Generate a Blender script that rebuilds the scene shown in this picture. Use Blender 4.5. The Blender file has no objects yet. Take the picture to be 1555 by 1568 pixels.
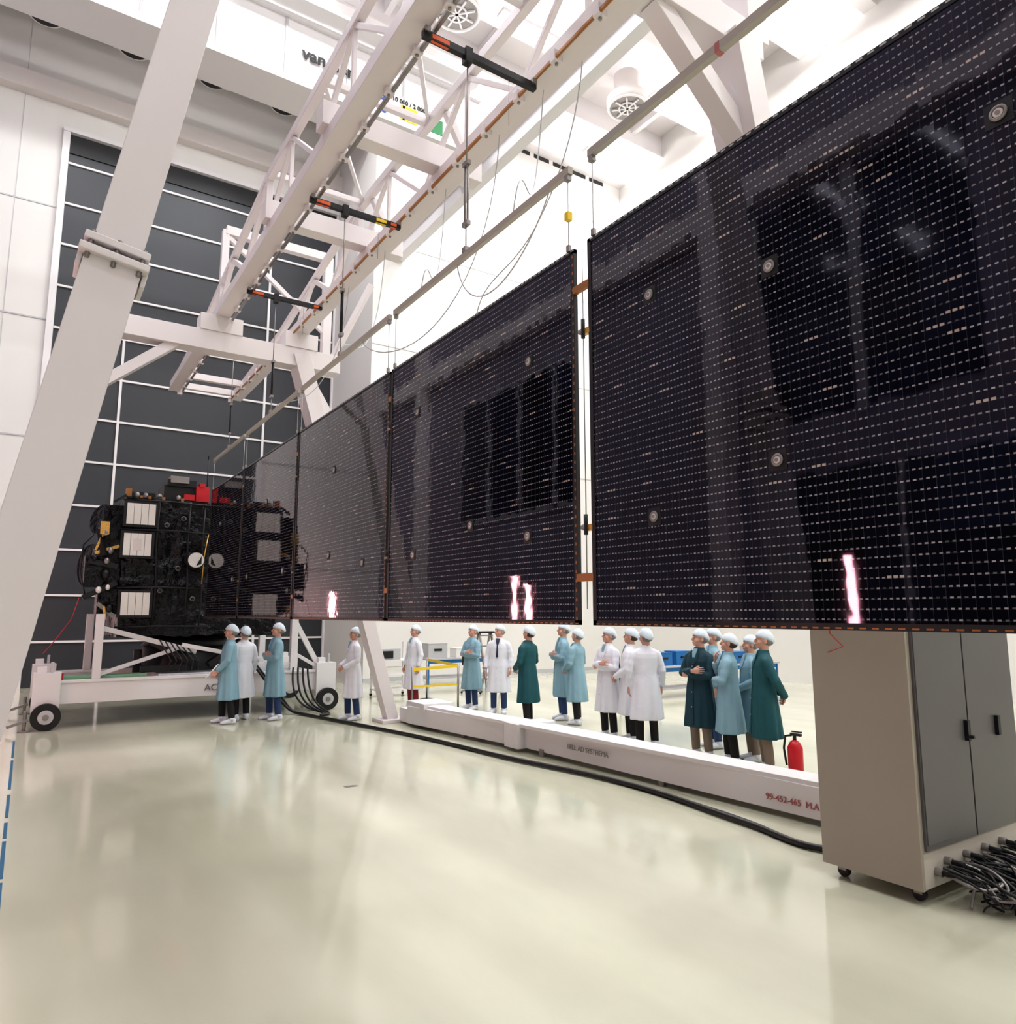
import bpy, bmesh, math, random
from mathutils import Vector, Matrix, Euler
R=random.Random(7)
sc=bpy.context.scene
COL=sc.collection

# ------------------------------------------------------------------ materials
def new_mat(name,color,rough=.5,metal=0.,bump=None,emit=None,estr=0,spec=.5,var=None,coat=0):
    m=bpy.data.materials.new(name); m.use_nodes=True
    nt=m.node_tree; b=nt.nodes['Principled BSDF']
    b.inputs['Base Color'].default_value=(*color,1)
    b.inputs['Roughness'].default_value=rough
    b.inputs['Metallic'].default_value=metal
    b.inputs['Specular IOR Level'].default_value=spec
    b.inputs['Coat Weight'].default_value=coat
    if emit:
        b.inputs['Emission Color'].default_value=(*emit,1); b.inputs['Emission Strength'].default_value=estr
    tc=nt.nodes.new('ShaderNodeTexCoord')
    if var:
        n=nt.nodes.new('ShaderNodeTexNoise'); n.inputs['Scale'].default_value=var[0]; n.inputs['Detail'].default_value=4
        nt.links.new(tc.outputs['Object'],n.inputs['Vector'])
        mx=nt.nodes.new('ShaderNodeMix'); mx.data_type='RGBA'
        mx.inputs[6].default_value=(*[c*(1-var[1]) for c in color],1)
        mx.inputs[7].default_value=(*[min(1,c*(1+var[1])) for c in color],1)
        nt.links.new(n.outputs['Fac'],mx.inputs[0]); nt.links.new(mx.outputs[2],b.inputs['Base Color'])
    if bump:
        n=nt.nodes.new('ShaderNodeTexNoise'); n.inputs['Scale'].default_value=bump[0]; n.inputs['Detail'].default_value=bump[3] if len(bump)>3 else 5
        nt.links.new(tc.outputs['Object'],n.inputs['Vector'])
        bp=nt.nodes.new('ShaderNodeBump'); bp.inputs['Strength'].default_value=bump[1]; bp.inputs['Distance'].default_value=bump[2] if len(bump)>2 else .01
        nt.links.new(n.outputs['Fac'],bp.inputs['Height']); nt.links.new(bp.outputs[0],b.inputs['Normal'])
    return m
M={}
M['white']=new_mat('white_paint',(.77,.75,.75),.4,var=(.6,.03))
M['gantry']=new_mat('gantry_paint',(.76,.71,.71),.35,var=(.8,.04))
M['wall']=new_mat('wall_paint',(.77,.75,.72),.6,var=(.3,.03))
M['wallgrey']=new_mat('wall_paint_grey',(.31,.28,.34),.6,var=(.3,.05))
M['ceil']=new_mat('ceiling_paint',(.83,.79,.79),.6,var=(.3,.03))
M['duct']=new_mat('duct_paint',(.73,.68,.65),.5,var=(.5,.04))
M['barpaint']=new_mat('bar_paint',(.42,.39,.34),.45,var=(2,.05))
M['dark']=new_mat('dark_door',(.036,.040,.047),.45,var=(.4,.12))
M['darkhole']=new_mat('dark_opening',(.02,.018,.018),.6)
M['black']=new_mat('black_paint',(.010,.010,.012),.45)
M['rubber']=new_mat('black_rubber',(.01,.01,.011),.45,bump=(40,.2))
M['grey']=new_mat('grey_metal',(.30,.28,.27),.35,.6,var=(6,.1))
M['lightgrey']=new_mat('light_grey',(.52,.52,.53),.4,var=(3,.05))
M['orange']=new_mat('orange_block',(.75,.13,.03),.5)
M['yellow']=new_mat('yellow_block',(.85,.6,.03),.5)
M['red']=new_mat('red_paint',(.50,.01,.02),.3)
M['faded_red']=new_mat('faded_red_lettering',(.45,.16,.15),.6)
M['gold']=new_mat('gold_foil',(.70,.42,.12),.25,.8,bump=(40,.6))
M['kapton']=new_mat('kapton_tape',(.36,.15,.04),.35,.2)
M['mli']=new_mat('black_mli_foil',(.003,.003,.005),.2,.0,bump=(5,1.0,.10),spec=.35)
M['radiator']=new_mat('radiator_mirror',(.80,.79,.74),.3,var=(12,.05))
M['paper']=new_mat('paper',(.85,.84,.8),.7)
M['skin']=new_mat('skin',(.60,.34,.26),.5,var=(25,.1))
M['lips']=new_mat('lips',(.42,.16,.14),.5)
M['eyew']=new_mat('eye_white',(.6,.56,.53),.3)
M['iris']=new_mat('iris',(.03,.03,.04),.3)
M['hair_grey']=new_mat('hair_grey',(.24,.22,.21),.7,bump=(120,.6))
M['hair_brown']=new_mat('hair_brown',(.07,.04,.025),.7,bump=(120,.6))
M['cap']=new_mat('hair_net_cap',(.68,.76,.82),.7,bump=(60,.6,.004))
M['shoe']=new_mat('overshoe',(.74,.76,.82),.6,bump=(50,.5,.004))
M['coat_white']=new_mat('coat_white',(.78,.79,.85),.75,bump=(6,.5,.03,2))
M['coat_blue']=new_mat('coat_light_blue',(.25,.41,.49),.75,bump=(6,.5,.03,2),var=(5,.08))
M['coat_teal']=new_mat('coat_dark_teal',(.008,.085,.10),.7,bump=(6,.5,.03,2),var=(5,.12))
M['coat_navy']=new_mat('coat_dark_navy',(.006,.045,.065),.7,bump=(6,.5,.03,2),var=(5,.12))
M['tr_black']=new_mat('trousers_black',(.012,.011,.013),.8,bump=(12,.5,.01))
M['tr_jean']=new_mat('trousers_jeans',(.03,.06,.15),.8,bump=(12,.5,.01))
M['tr_khaki']=new_mat('trousers_khaki',(.24,.19,.15),.8,bump=(12,.5,.01))
M['tr_red']=new_mat('trousers_red',(.20,.02,.03),.8,bump=(12,.5,.01))
M['tie']=new_mat('tie_dark',(.03,.03,.07),.6)
M['cab_side']=new_mat('cabinet_side_paint',(.37,.335,.28),.45,var=(2,.04))
M['cab_door']=new_mat('cabinet_door_paint',(.12,.115,.115),.4,var=(2,.05))
M['cab_base']=new_mat('cabinet_base_paint',(.58,.54,.48),.45)
M['bluebox']=new_mat('blue_plastic',(.02,.16,.42),.4)
M['tape']=new_mat('blue_floor_tape',(.02,.12,.22),.6)
M['green']=new_mat('green_mat',(.22,.42,.26),.6)
M['blue_sign']=new_mat('blue_sign',(.03,.08,.35),.5)
M['green_sign']=new_mat('green_sign',(.02,.22,.07),.5)
M['lamp']=new_mat('lamp_glow',(1,1,1),.5,emit=(1,.98,.98),estr=10)
M['redlamp']=new_mat('halogen_tube_glow',(1,.8,.7),.5,emit=(1,.46,.48),estr=50)
M['glass']=new_mat('dark_window_glass',(.01,.01,.014),.08)

# floor: glossy cream epoxy
def floor_mat():
    m=bpy.data.materials.new('epoxy_floor'); m.use_nodes=True; nt=m.node_tree; b=nt.nodes['Principled BSDF']
    g=nt.nodes.new('ShaderNodeNewGeometry')
    mp=nt.nodes.new('ShaderNodeMapping'); mp.inputs['Scale'].default_value=(.35,.08,1)
    nt.links.new(g.outputs['Position'],mp.inputs['Vector'])
    n=nt.nodes.new('ShaderNodeTexNoise'); n.inputs['Scale'].default_value=2.2; n.inputs['Detail'].default_value=5
    nt.links.new(mp.outputs[0],n.inputs['Vector'])
    cr=nt.nodes.new('ShaderNodeValToRGB')
    cr.color_ramp.elements[0].position=.3; cr.color_ramp.elements[0].color=(.49,.49,.37,1)
    cr.color_ramp.elements[1].position=.75; cr.color_ramp.elements[1].color=(.65,.645,.525,1)
    nt.links.new(n.outputs['Fac'],cr.inputs[0]); nt.links.new(cr.outputs[0],b.inputs['Base Color'])
    n2=nt.nodes.new('ShaderNodeTexNoise'); n2.inputs['Scale'].default_value=3; n2.inputs['Detail'].default_value=6
    nt.links.new(g.outputs['Position'],n2.inputs['Vector'])
    mr=nt.nodes.new('ShaderNodeMapRange'); mr.inputs['To Min'].default_value=.06; mr.inputs['To Max'].default_value=.15
    nt.links.new(n2.outputs['Fac'],mr.inputs[0]); nt.links.new(mr.outputs[0],b.inputs['Roughness'])
    b.inputs['Specular IOR Level'].default_value=.7
    bp=nt.nodes.new('ShaderNodeBump'); bp.inputs['Strength'].default_value=.06; bp.inputs['Distance'].default_value=.02
    n3=nt.nodes.new('ShaderNodeTexNoise'); n3.inputs['Scale'].default_value=1.1
    nt.links.new(g.outputs['Position'],n3.inputs['Vector'])
    nt.links.new(n3.outputs['Fac'],bp.inputs['Height']); nt.links.new(bp.outputs[0],b.inputs['Normal'])
    return m
M['floor']=floor_mat()

# solar cell material (object coordinates: Y along, Z up)
def cell_mat():
    m=bpy.data.materials.new('solar_cells'); m.use_nodes=True; nt=m.node_tree; b=nt.nodes['Principled BSDF']
    L=nt.links
    tc=nt.nodes.new('ShaderNodeTexCoord'); sp=nt.nodes.new('ShaderNodeSeparateXYZ'); L.new(tc.outputs['Object'],sp.inputs[0])
    def math_(op,a,bv=None,c=None):
        n=nt.nodes.new('ShaderNodeMath'); n.operation=op
        for i,x in enumerate((a,bv,c)):
            if x is None: continue
            if isinstance(x,(int,float)): n.inputs[i].default_value=x
            else: L.new(x,n.inputs[i])
        return n.outputs[0]
    def wn(a,bb):
        c=nt.nodes.new('ShaderNodeCombineXYZ'); L.new(a,c.inputs[0]); L.new(bb,c.inputs[1])
        w=nt.nodes.new('ShaderNodeTexWhiteNoise'); w.noise_dimensions='3D'; L.new(c.outputs[0],w.inputs['Vector']); return w.outputs['Value']
    Y=math_('DIVIDE',sp.outputs[1],.026); Z=math_('DIVIDE',sp.outputs[2],.043)
    fy=math_('FRACT',Y); fz=math_('FRACT',Z); iy=math_('FLOOR',Y); iz=math_('FLOOR',Z)
    dash=math_('MULTIPLY',math_('LESS_THAN',fy,.52),math_('LESS_THAN',fz,.16))
    gap=math_('MAXIMUM',math_('LESS_THAN',math_('FRACT',math_('DIVIDE',sp.outputs[1],.052)),.05),math_('LESS_THAN',fz,.04))
    rnd=wn(iy,iz)
    big=wn(math_('FLOOR',math_('DIVIDE',sp.outputs[1],.078)),math_('ADD',iz,37.5))
    gold=math_('MULTIPLY',math_('GREATER_THAN',big,.975),math_('MULTIPLY',math_('LESS_THAN',fy,.7),math_('LESS_THAN',fz,.26)))
    grp=wn(math_('FLOOR',math_('DIVIDE',sp.outputs[1],.312)),math_('FLOOR',math_('DIVIDE',sp.outputs[2],.387)))
    def mix(f,a,bb):
        x=nt.nodes.new('ShaderNodeMix'); x.data_type='RGBA'
        L.new(f,x.inputs[0])
        for i,q in ((6,a),(7,bb)):
            if isinstance(q,tuple): x.inputs[i].default_value=(*q,1)
            else: L.new(q,x.inputs[i])
        return x.outputs[2]
    base=mix(grp,(.0015,.0015,.004),(.004,.005,.016))
    base=mix(gap,base,(.028,.028,.036))
    dcol=mix(rnd,(.08,.08,.09),(.46,.43,.44))
    c1=mix(dash,base,dcol); c2=mix(gold,c1,(.52,.43,.37))
    L.new(c2,b.inputs['Base Color'])
    b.inputs['Roughness'].default_value=.03
    b.inputs['IOR'].default_value=1.5
    b.inputs['Specular IOR Level'].default_value=.5
    b.inputs['Specular Tint'].default_value=(.90,.84,1,1)
    n=nt.nodes.new('ShaderNodeTexNoise'); n.inputs['Scale'].default_value=5; n.inputs['Detail'].default_value=2
    L.new(tc.outputs['Object'],n.inputs['Vector'])
    tilt=math_('MULTIPLY',math_('MULTIPLY',fz,math_('SUBTRACT',wn(math_('FLOOR',math_('DIVIDE',sp.outputs[1],.052)),iz),.5)),.12)
    h=math_('ADD',math_('MULTIPLY',n.outputs['Fac'],.28),tilt)
    bp=nt.nodes.new('ShaderNodeBump'); bp.inputs['Strength'].default_value=.3; bp.inputs['Distance'].default_value=.008
    L.new(h,bp.inputs['Height']); L.new(bp.outputs[0],b.inputs['Normal'])
    return m
M['cells']=cell_mat()

# ------------------------------------------------------------------ mesh builder
class MB:
    def __init__(s): s.v=[];s.f=[];s.mi=[];s.sm=[];s.mats=[]
    def add(s,vs,fs,mat,smooth=False):
        if mat not in s.mats: s.mats.append(mat)
        k=s.mats.index(mat); o=len(s.v)
        s.v+= [tuple(x) for x in vs]
        for f in fs:
            s.f.append(tuple(o+i for i in f)); s.mi.append(k); s.sm.append(smooth)
    def box(s,lo,hi,mat):
        x0,y0,z0=lo;x1,y1,z1=hi
        s.add([(x0,y0,z0),(x1,y0,z0),(x1,y1,z0),(x0,y1,z0),(x0,y0,z1),(x1,y0,z1),(x1,y1,z1),(x0,y1,z1)],
              [(0,3,2,1),(4,5,6,7),(0,1,5,4),(1,2,6,5),(2,3,7,6),(3,0,4,7)],mat)
    def beam(s,p,q,w,h,mat,w2=None,h2=None):
        p=Vector(p);q=Vector(q);d=(q-p).normalized()
        side=d.cross(Vector((0,0,1)))
        if side.length<.05: side=Vector((1,0,0))
        side.normalize(); up=side.cross(d).normalized()
        w2=w if w2 is None else w2; h2=h if h2 is None else h2
        vs=[]
        for c,ww,hh in ((p,w,h),(q,w2,h2)):
            for a,b in ((-1,-1),(1,-1),(1,1),(-1,1)): vs.append(c+side*a*ww/2+up*b*hh/2)
        s.add(vs,[(0,1,2,3),(7,6,5,4),(0,4,5,1),(1,5,6,2),(2,6,7,3),(3,7,4,0)],mat)
    def tube(s,pts,rad,mat,n=12,smooth=True,flat=1.0):
        pts=[Vector(p) for p in pts]
        if isinstance(rad,(int,float)): rad=[rad]*len(pts)
        d0=(pts[1]-pts[0]).normalized()
        a=d0.orthogonal().normalized() if abs(d0.z)<.9 else (Vector((1,0,0))-d0*d0.x).normalized()
        if flat!=1.0: a=(Vector((1,0,0))-d0*d0.x).normalized()
        vs=[];N=len(pts)
        for i,p in enumerate(pts):
            d=((pts[min(i+1,N-1)]-pts[i]).normalized()+(pts[i]-pts[max(i-1,0)]).normalized())
            if d.length<1e-6: d=d0
            d.normalize(); a=(a-d*a.dot(d)).normalized(); b=d.cross(a)
            for k in range(n):
                t=2*math.pi*k/n; vs.append(p+(a*math.cos(t)+b*math.sin(t)*flat)*rad[i])
        fs=[]
        for i in range(N-1):
            for k in range(n):
                k2=(k+1)%n; fs.append((i*n+k,i*n+k2,(i+1)*n+k2,(i+1)*n+k))
        s.add(vs,fs,mat,smooth)
        o=len(s.v)-len(vs); kk=s.mats.index(mat)
        s.f.append(tuple(o+i for i in range(n-1,-1,-1))); s.mi.append(kk); s.sm.append(False)
        s.f.append(tuple(o+(N-1)*n+i for i in range(n))); s.mi.append(kk); s.sm.append(False)
    def cyl(s,p,q,r,mat,n=16,r2=None): s.tube([p,q],[r,r if r2 is None else r2],mat,n)
    def ring(s,c,axis,R0,r,mat,n=20,k=6):
        c=Vector(c);axis=Vector(axis).normalized();a=axis.orthogonal().normalized();b=axis.cross(a)
        vs=[];fs=[]
        for i in range(n):
            t=2*math.pi*i/n;dr=a*math.cos(t)+b*math.sin(t)
            for j in range(k):
                u=2*math.pi*j/k; vs.append(c+dr*(R0+r*math.cos(u))+axis*r*math.sin(u))
        for i in range(n):
            for j in range(k):
                fs.append((i*k+j,((i+1)%n)*k+j,((i+1)%n)*k+(j+1)%k,i*k+(j+1)%k))
        s.add(vs,fs,mat,True)
    def ell(s,c,r,mat,seg=16,rings=10,rot=None):
        c=Vector(c);vs=[];fs=[]
        for i in range(1,rings):
            ph=math.pi*i/rings
            for k in range(seg):
                t=2*math.pi*k/seg
                v=Vector((r[0]*math.sin(ph)*math.cos(t),r[1]*math.sin(ph)*math.sin(t),r[2]*math.cos(ph)))
                if rot: v=rot@v
                vs.append(c+v)
        top=Vector((0,0,r[2]));bot=Vector((0,0,-r[2]))
        if rot: top=rot@top;bot=rot@bot
        vs.append(c+top);vs.append(c+bot);T=len(vs)-2;B=T+1
        for i in range(rings-2):
            for k in range(seg):
                k2=(k+1)%seg; fs.append((i*seg+k,(i+1)*seg+k,(i+1)*seg+k2,i*seg+k2))
        for k in range(seg):
            k2=(k+1)%seg; fs.append((T,k,k2)); fs.append((B,(rings-2)*seg+k2,(rings-2)*seg+k))
        s.add(vs,fs,mat,True)
    def loft(s,rings,mat,n=32,fold=0,ph=0):
        vs=[];fs=[]
        for (z,rx,ry,cx,cy,am) in rings:
            for k in range(n):
                t=2*math.pi*k/n
                m=1+am*(math.sin(6*t+ph)+.6*math.sin(11*t+2*ph))
                vs.append((cx+rx*m*math.cos(t),cy+ry*m*math.sin(t),z))
        for i in range(len(rings)-1):
            for k in range(n):
                k2=(k+1)%n; fs.append((i*n+k,i*n+k2,(i+1)*n+k2,(i+1)*n+k))
        fs.append(tuple(range(n-1,-1,-1))); fs.append(tuple((len(rings)-1)*n+i for i in range(n)))
        s.add(vs,fs,mat,True)
    def mesh(s,name):
        me=bpy.data.meshes.new(name); me.from_pydata(s.v,[],s.f)
        for m in s.mats: me.materials.append(M[m])
        me.polygons.foreach_set('material_index',s.mi); me.polygons.foreach_set('use_smooth',s.sm)
        bm=bmesh.new();bm.from_mesh(me);bmesh.ops.recalc_face_normals(bm,faces=bm.faces);bm.to_mesh(me);bm.free()
        return me
    def obj(s,name,parent=None,bevel=0,loc=None):
        me=s.mesh(name)
        if loc is not None:
            me.transform(Matrix.Translation(-Vector(loc)))
        o=bpy.data.objects.new(name,me); COL.objects.link(o)
        if loc is not None: o.location=loc
        if parent: o.parent=parent
        if bevel:
            b=o.modifiers.new('bev','BEVEL'); b.width=bevel; b.segments=2; b.limit_method='ANGLE'
        return o
def empty(name,loc=(0,0,0),rz=0):
    e=bpy.data.objects.new(name,None); COL.objects.link(e); e.location=loc; e.rotation_euler=(0,0,rz); e.empty_display_size=.2
    return e
def remeshed(mb,name,voxel,smooth=2):
    me=mb.mesh(name+'_src'); o=bpy.data.objects.new(name,me); COL.objects.link(o)
    r=o.modifiers.new('r','REMESH'); r.mode='VOXEL'; r.voxel_size=voxel
    if smooth:
        sm=o.modifiers.new('s','SMOOTH'); sm.iterations=smooth; sm.factor=.5
    dg=bpy.context.evaluated_depsgraph_get(); ev=o.evaluated_get(dg)
    res=bpy.data.meshes.new_from_object(ev,depsgraph=dg)
    bpy.data.objects.remove(o)
    res.name=name
    res.polygons.foreach_set('use_smooth',[True]*len(res.polygons))
    if not res.materials: res.materials.append(M[mb.mats[0]])
    return res
def inst(me,name,parent,mat=None,loc=(0,0,0),mtx=None):
    o=bpy.data.objects.new(name,me); COL.objects.link(o); o.parent=parent
    if mtx is not None: o.matrix_local=mtx
    else: o.location=loc
    if mat:
        o.material_slots[0].link='OBJECT'; o.material_slots[0].material=M[mat]
    return o

# ------------------------------------------------------------------ room
XL,XR,YB,YB2,YF,H=-4.5,19.,24.,20.5,-8.,20.2
XC=8.4
b=MB(); b.box((XL-.3,YF-.3,-.2),(XR+.3,YB+.3,0),'floor'); b.obj('floor')
b=MB(); b.box((XL-.3,YF-.3,H),(XR+.3,YB+.3,H+.2),'ceil')
y=YF+1
while y<YB:
    b.box((XL,y-.11,H-.85),(XR,y+.11,H),'ceil'); b.box((XL,y-.2,H-.92),(XR,y+.2,H-.85),'ceil'); y+=2.1
x=XL+2.2
while x<XR:
    b.box((x-.09,YF,H-.5),(x+.09,YB,H-.02),'ceil'); x+=3.3
b.obj('ceiling')
b=MB()
b.box((XL-.3,YB,0),(0,YB+.3,H),'wall'); b.box((0,YB,16.35),(XC,YB+.3,H),'wall')
for k in range(1,6):
    b.box((XL,YB-.02,3.48*k-.02),(-.05,YB,3.48*k+.02),'lightgrey')
for xx in (-3.6,-2.4,-1.2): b.box((xx-.008,YB-.012,0),(xx+.008,YB,H),'lightgrey')
b.box((XL,YB-.35,17.2),(XC,YB,17.75),'duct')
b.obj('wall_back')
b=MB(); b.box((XC,YB2,0),(XR+.3,YB2+.3,H),'wall')
for k in range(1,6): b.box((XC,YB2-.015,3.48*k-.015),(XR,YB2,3.48*k+.015),'lightgrey')
for k in range(7): b.box((12+k*.9,YB2-.02,19.1),(12.7+k*.9,YB2,19.25),'darkhole')
b.obj('wall_back_right')
b=MB(); b.box((XC,YB2+.3,0),(XC+.3,YB,H),'wall'); b.obj('wall_recess')
b=MB(); b.box((XR,YF,0),(XR+.3,YB2,H),'wall')
for k in range(1,6): b.box((XR-.015,YF,3.48*k-.015),(XR,YB2,3.48*k+.015),'lightgrey')
b.obj('wall_right')
b=MB(); b.box((XL-.3,YF,0),(XL,YB,H),'wallgrey')
for yy in (-5,-1,3,8.5,20.5): b.box((XL,yy-.2,0),(XL+.35,yy+.2,H),'ceil')
b.box((XL,YF,9.2),(XL+.3,YB,9.7),'ceil')
b.obj('wall_left')
b=MB(); b.box((XL-.3,YF-.3,0),(XR+.3,YF,H),'wall'); b.obj('wall_front')
b=MB()
for k in range(4):
    y0=12.2+k*1.5
    b.box((XL+.001,y0,4.6),(XL+.03,y0+1.38,8.0),'glass')
    b.box((XL+.001,y0+1.38,4.5),(XL+.06,y0+1.5,8.1),'lightgrey')
b.box((XL+.001,12.1,8.0),(XL+.06,18.2,8.12),'lightgrey'); b.box((XL+.001,12.1,4.48),(XL+.06,18.2,4.6),'lightgrey'); b.box((XL+.001,12.08,4.48),(XL+.06,12.2,8.12),'lightgrey')
b.obj('window_1')
b=MB()
for k in range(2):
    y0=4.2+k*1.8
    b.box((XL+.001,y0,5.2),(XL+.03,y0+1.6,9.0),'glass'); b.box((XL+.001,y0+1.6,5.1),(XL+.06,y0+1.8,9.1),'lightgrey')
b.obj('window_2')
b=MB(); b.box((XL+.001,3.4,0),(XL+.04,7.6,4.2),'dark'); b.box((XL+.001,5.4,0),(XL+.06,5.46,4.2),'white'); b.obj('door_2')
# bay door
b=MB(); b.box((0.01,YB+.02,0),(XC-.01,YB+.2,16.34),'dark')
z=8.97-1.29*6
while z<16.3:
    b.box((0.01,YB-.03,z-.03),(XC-.02,YB+.02,z+.03),'white'); z+=1.29
for xx in (1.84,6.08): b.box((xx-.035,YB-.04,0),(xx+.035,YB+.02,15.8),'white')
b.box((0.01,YB-.02,15.75),(XC-.02,YB+.02,16.34),'black')
b.obj('door_1')
b=MB(); b.box((-.18,YB-.12,0),(0,YB-.005,16.5),'white'); b.box((XC-.08,YB-.1,0),(XC-.01,YB-.005,16.5),'white'); b.box((-.18,YB-.14,16.36),(XC-.01,YB-.005,16.5),'white')
b.obj('trim_1')
b=MB(); b.box((XC,YB2-.03,0),(XR,YB2-.001,.12),'lightgrey'); b.obj('baseboard_back')

# ducts with round nozzles
b=MB(); b.box((XL+.02,20.6,17.9),(XC-.02,21.5,18.5),'duct'); b.box((XL+.02,20.5,17.85),(XC-.02,20.62,18.0),'ceil')
x=-2.9
while x<8:
    b.cyl((x,21.05,17.7),(x,21.05,17.92),.42,'duct',24); b.cyl((x,21.05,17.685),(x,21.05,17.71),.37,'darkhole',24); x+=2.1
for xx in (-3,1,5): b.box((xx,21,18.5),(xx+.08,21.08,19.25),'ceil')
b.obj('ventilation_duct')

# round ceiling diffusers
for (x,y) in ((8.5,15.4),(14.7,11.7),(14.9,15.6),(5.4,9.0)):
    b=MB(); z0=18.15
    b.cyl((x,y,z0+.1),(x,y,19.25),.42,'duct',28)
    b.cyl((x,y,z0),(x,y,z0+.3),.66,'duct',28)
    b.ring((x,y,z0),(0,0,1),.60,.05,'white',28,6)
    b.cyl((x,y,z0-.01),(x,y,z0+.01),.55,'grey',28)
    for a in range(4):
        t=a*math.pi/4; b.beam((x-.5*math.cos(t),y-.5*math.sin(t),z0-.03),(x+.5*math.cos(t),y+.5*math.sin(t),z0-.03),.05,.05,'white')
    b.ring((x,y,z0-.03),(0,0,1),.27,.03,'white',20,6)
    b.obj('air_diffuser')

# ceiling lamps
def lamp(x,y,w=40,up=22):
    z=18.85
    e=empty('ceiling_lamp',(x,y,z))
    b=MB(); b.box((-1.5,-.18,0),(1.5,.18,.1),'white'); b.box((-1.45,-.15,-.03),(1.45,.15,0),'lamp')
    for s_ in (-1.2,1.2): b.cyl((s_,0,.1),(s_,0,.40),.012,'grey',6)
    b.obj('housing',e)
    for nm,ww,dz,rx in (('downlight',w,-.06,0),('added_uplight',up,.14,math.pi)):  # upward light is added to brighten the ceiling, not a known fitting
        if ww<=0: continue
        l=bpy.data.lights.new(nm,'AREA'); l.shape='RECTANGLE'; l.size=2.8; l.size_y=.5; l.energy=ww; l.color=(.97,.98,1)
        o=bpy.data.objects.new(nm,l); COL.objects.link(o); o.parent=e; o.location=(0,0,dz); o.rotation_euler=(rx,0,0)
for x in (-.5,4.5,11.4,17.3):
    for y in (-4.9,1.4,6.6,11.2,15.4,18.8):
        lamp(x,y,198 if x>0 else 168,52 if x>0 else 45)

# overhead crane
cr=empty('overhead_crane',(0,15.9,0))
b=MB()
b.box((XL+.2,-.4,14.25),(9.3,.4,15.9),'white'); b.box((XL+.2,-.55,14.15),(9.3,.55,14.3),'white'); b.box((XL+.2,-.5,15.85),(9.3,.5,15.95),'white')
b.box((9.0,-2,13.87),(9.5,2,14.5),'white')
b.beam((2.5,-.7,16.05),(9,-.7,16.05),.5,.1,'white')
for k in range(9): b.box((XL+1+k*1.5,-.43,14.3),(XL+1.06+k*1.5,-.4,15.85),'lightgrey')
def dia(cx,cz,r,mat): b.add([(cx-r,-.43,cz),(cx,-.43,cz-r),(cx+r,-.43,cz),(cx,-.43,cz+r)],[(0,1,2,3)],mat)
b.box((6.0,-.415,14.32),(8.6,-.4,15.05),'paper')
dia(6.5,14.62,.24,'blue_sign'); b.box((6.95,-.43,14.42),(7.4,-.41,14.82),'yellow'); b.box((7.7,-.43,14.42),(8.15,-.41,14.82),'green_sign')
dia(7.17,14.62,.13,'black')
b.obj('girder',cr)
def text(s_,loc,size,mat,parent,rot=(math.pi/2,0,0),off=0):
    c=bpy.data.curves.new('lettering','FONT'); c.body=s_; c.size=size; c.extrude=.004; c.offset=off; c.materials.append(M[mat])
    o=bpy.data.objects.new('lettering',c); COL.objects.link(o); o.parent=parent; o.location=loc; o.rotation_euler=rot; return o
text('van den  Ber',(4.4,-.45,14.95),.42,'black',cr,off=.012)
text('Hijslast  10 000 / 2 000 kg',(6.15,-.43,14.86),.16,'black',cr,off=.004)
b=MB(); b.box((9.1,6,13.4),(9.4,YB2-.01,13.85),'white'); b.box((9.0,6,13.8),(9.5,YB2-.01,13.845),'white')
for yy in (7,11,19.5): b.box((9.2,yy,13.85),(9.3,yy+.1,19.25),'white')
b.obj('crane_runway')

# ------------------------------------------------------------------ deployment gantry
g=empty('deployment_gantry')
b=MB()
for X in (2.46,3.85):
    b.box((X-.09,-1,7.15),(X+.09,17.85,7.36),'gantry')
    b.box((X-.12,-1,7.13),(X+.12,17.85,7.155),'gantry')
    b.box((X-.05,-1,8.2),(X+.05,10,8.32),'gantry')
    b.beam((X,10,8.27),(X,14.2,7.6),.1,.1,'gantry'); b.beam((X,14.2,7.6),(X,17.6,7.35),.1,.1,'gantry')
    yy=-1;i=0
    while yy<9.9:
        b.beam((X,yy,8.25 if i%2 else 7.35),(X,yy+1.1,7.35 if i%2 else 8.25),.06,.06,'gantry')
        b.beam((X,yy+1.1,7.35),(X,yy+1.1,8.25),.05,.05,'gantry') if i%2==0 else None
        yy+=1.1;i+=1
    b.beam((X,10,8.27),(X,11.2,7.35),.08,.08,'gantry'); b.beam((X,11.2,7.35),(X,12.2,7.95),.08,.08,'gantry'); b.beam((X,12.2,7.95),(X,13,7.35),.08,.08,'gantry')
    b.beam((X,10,8.27),(X,10,7.3),.09,.09,'gantry')
    yy=-.8
    while yy<17.8:
        sx=X+.13 if X<3 else X-.13
        b.box((sx-.05,yy,7.07),(sx+.05,yy+.08,7.18),'gantry')
        b.cyl((sx,yy+.04,7.05),(sx,yy+.04,7.08),.018,'grey',6)
        yy+=.62
for yy,zt in ((1.1,8.27),(3.3,8.27),(5.5,8.27),(7.7,8.27),(9.9,8.27)):
    b.beam((2.46,yy,zt),(3.85,yy,zt),.08,.08,'gantry'); b.beam((2.46,yy,zt),(3.85,yy+2.2 if yy<9 else yy,zt),.05,.05,'gantry')
for yy in (17.75,16.9): b.beam((2.4,yy,7.27),(3.9,yy,7.27),.12,.14,'gantry')
for yy in (7.3,9.6):
    b.box((2.3,yy-.11,7.36),(4.35,yy+.11,7.64),'gantry')
    b.beam((4.3,yy,7.5),(3.9,yy,8.2),.09,.09,'gantry')
b.box((3.68,-1,7.085),(3.705,17.6,7.125),'kapton'); b.box((2.60,-1,7.085),(2.635,17.6,7.13),'grey')
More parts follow.
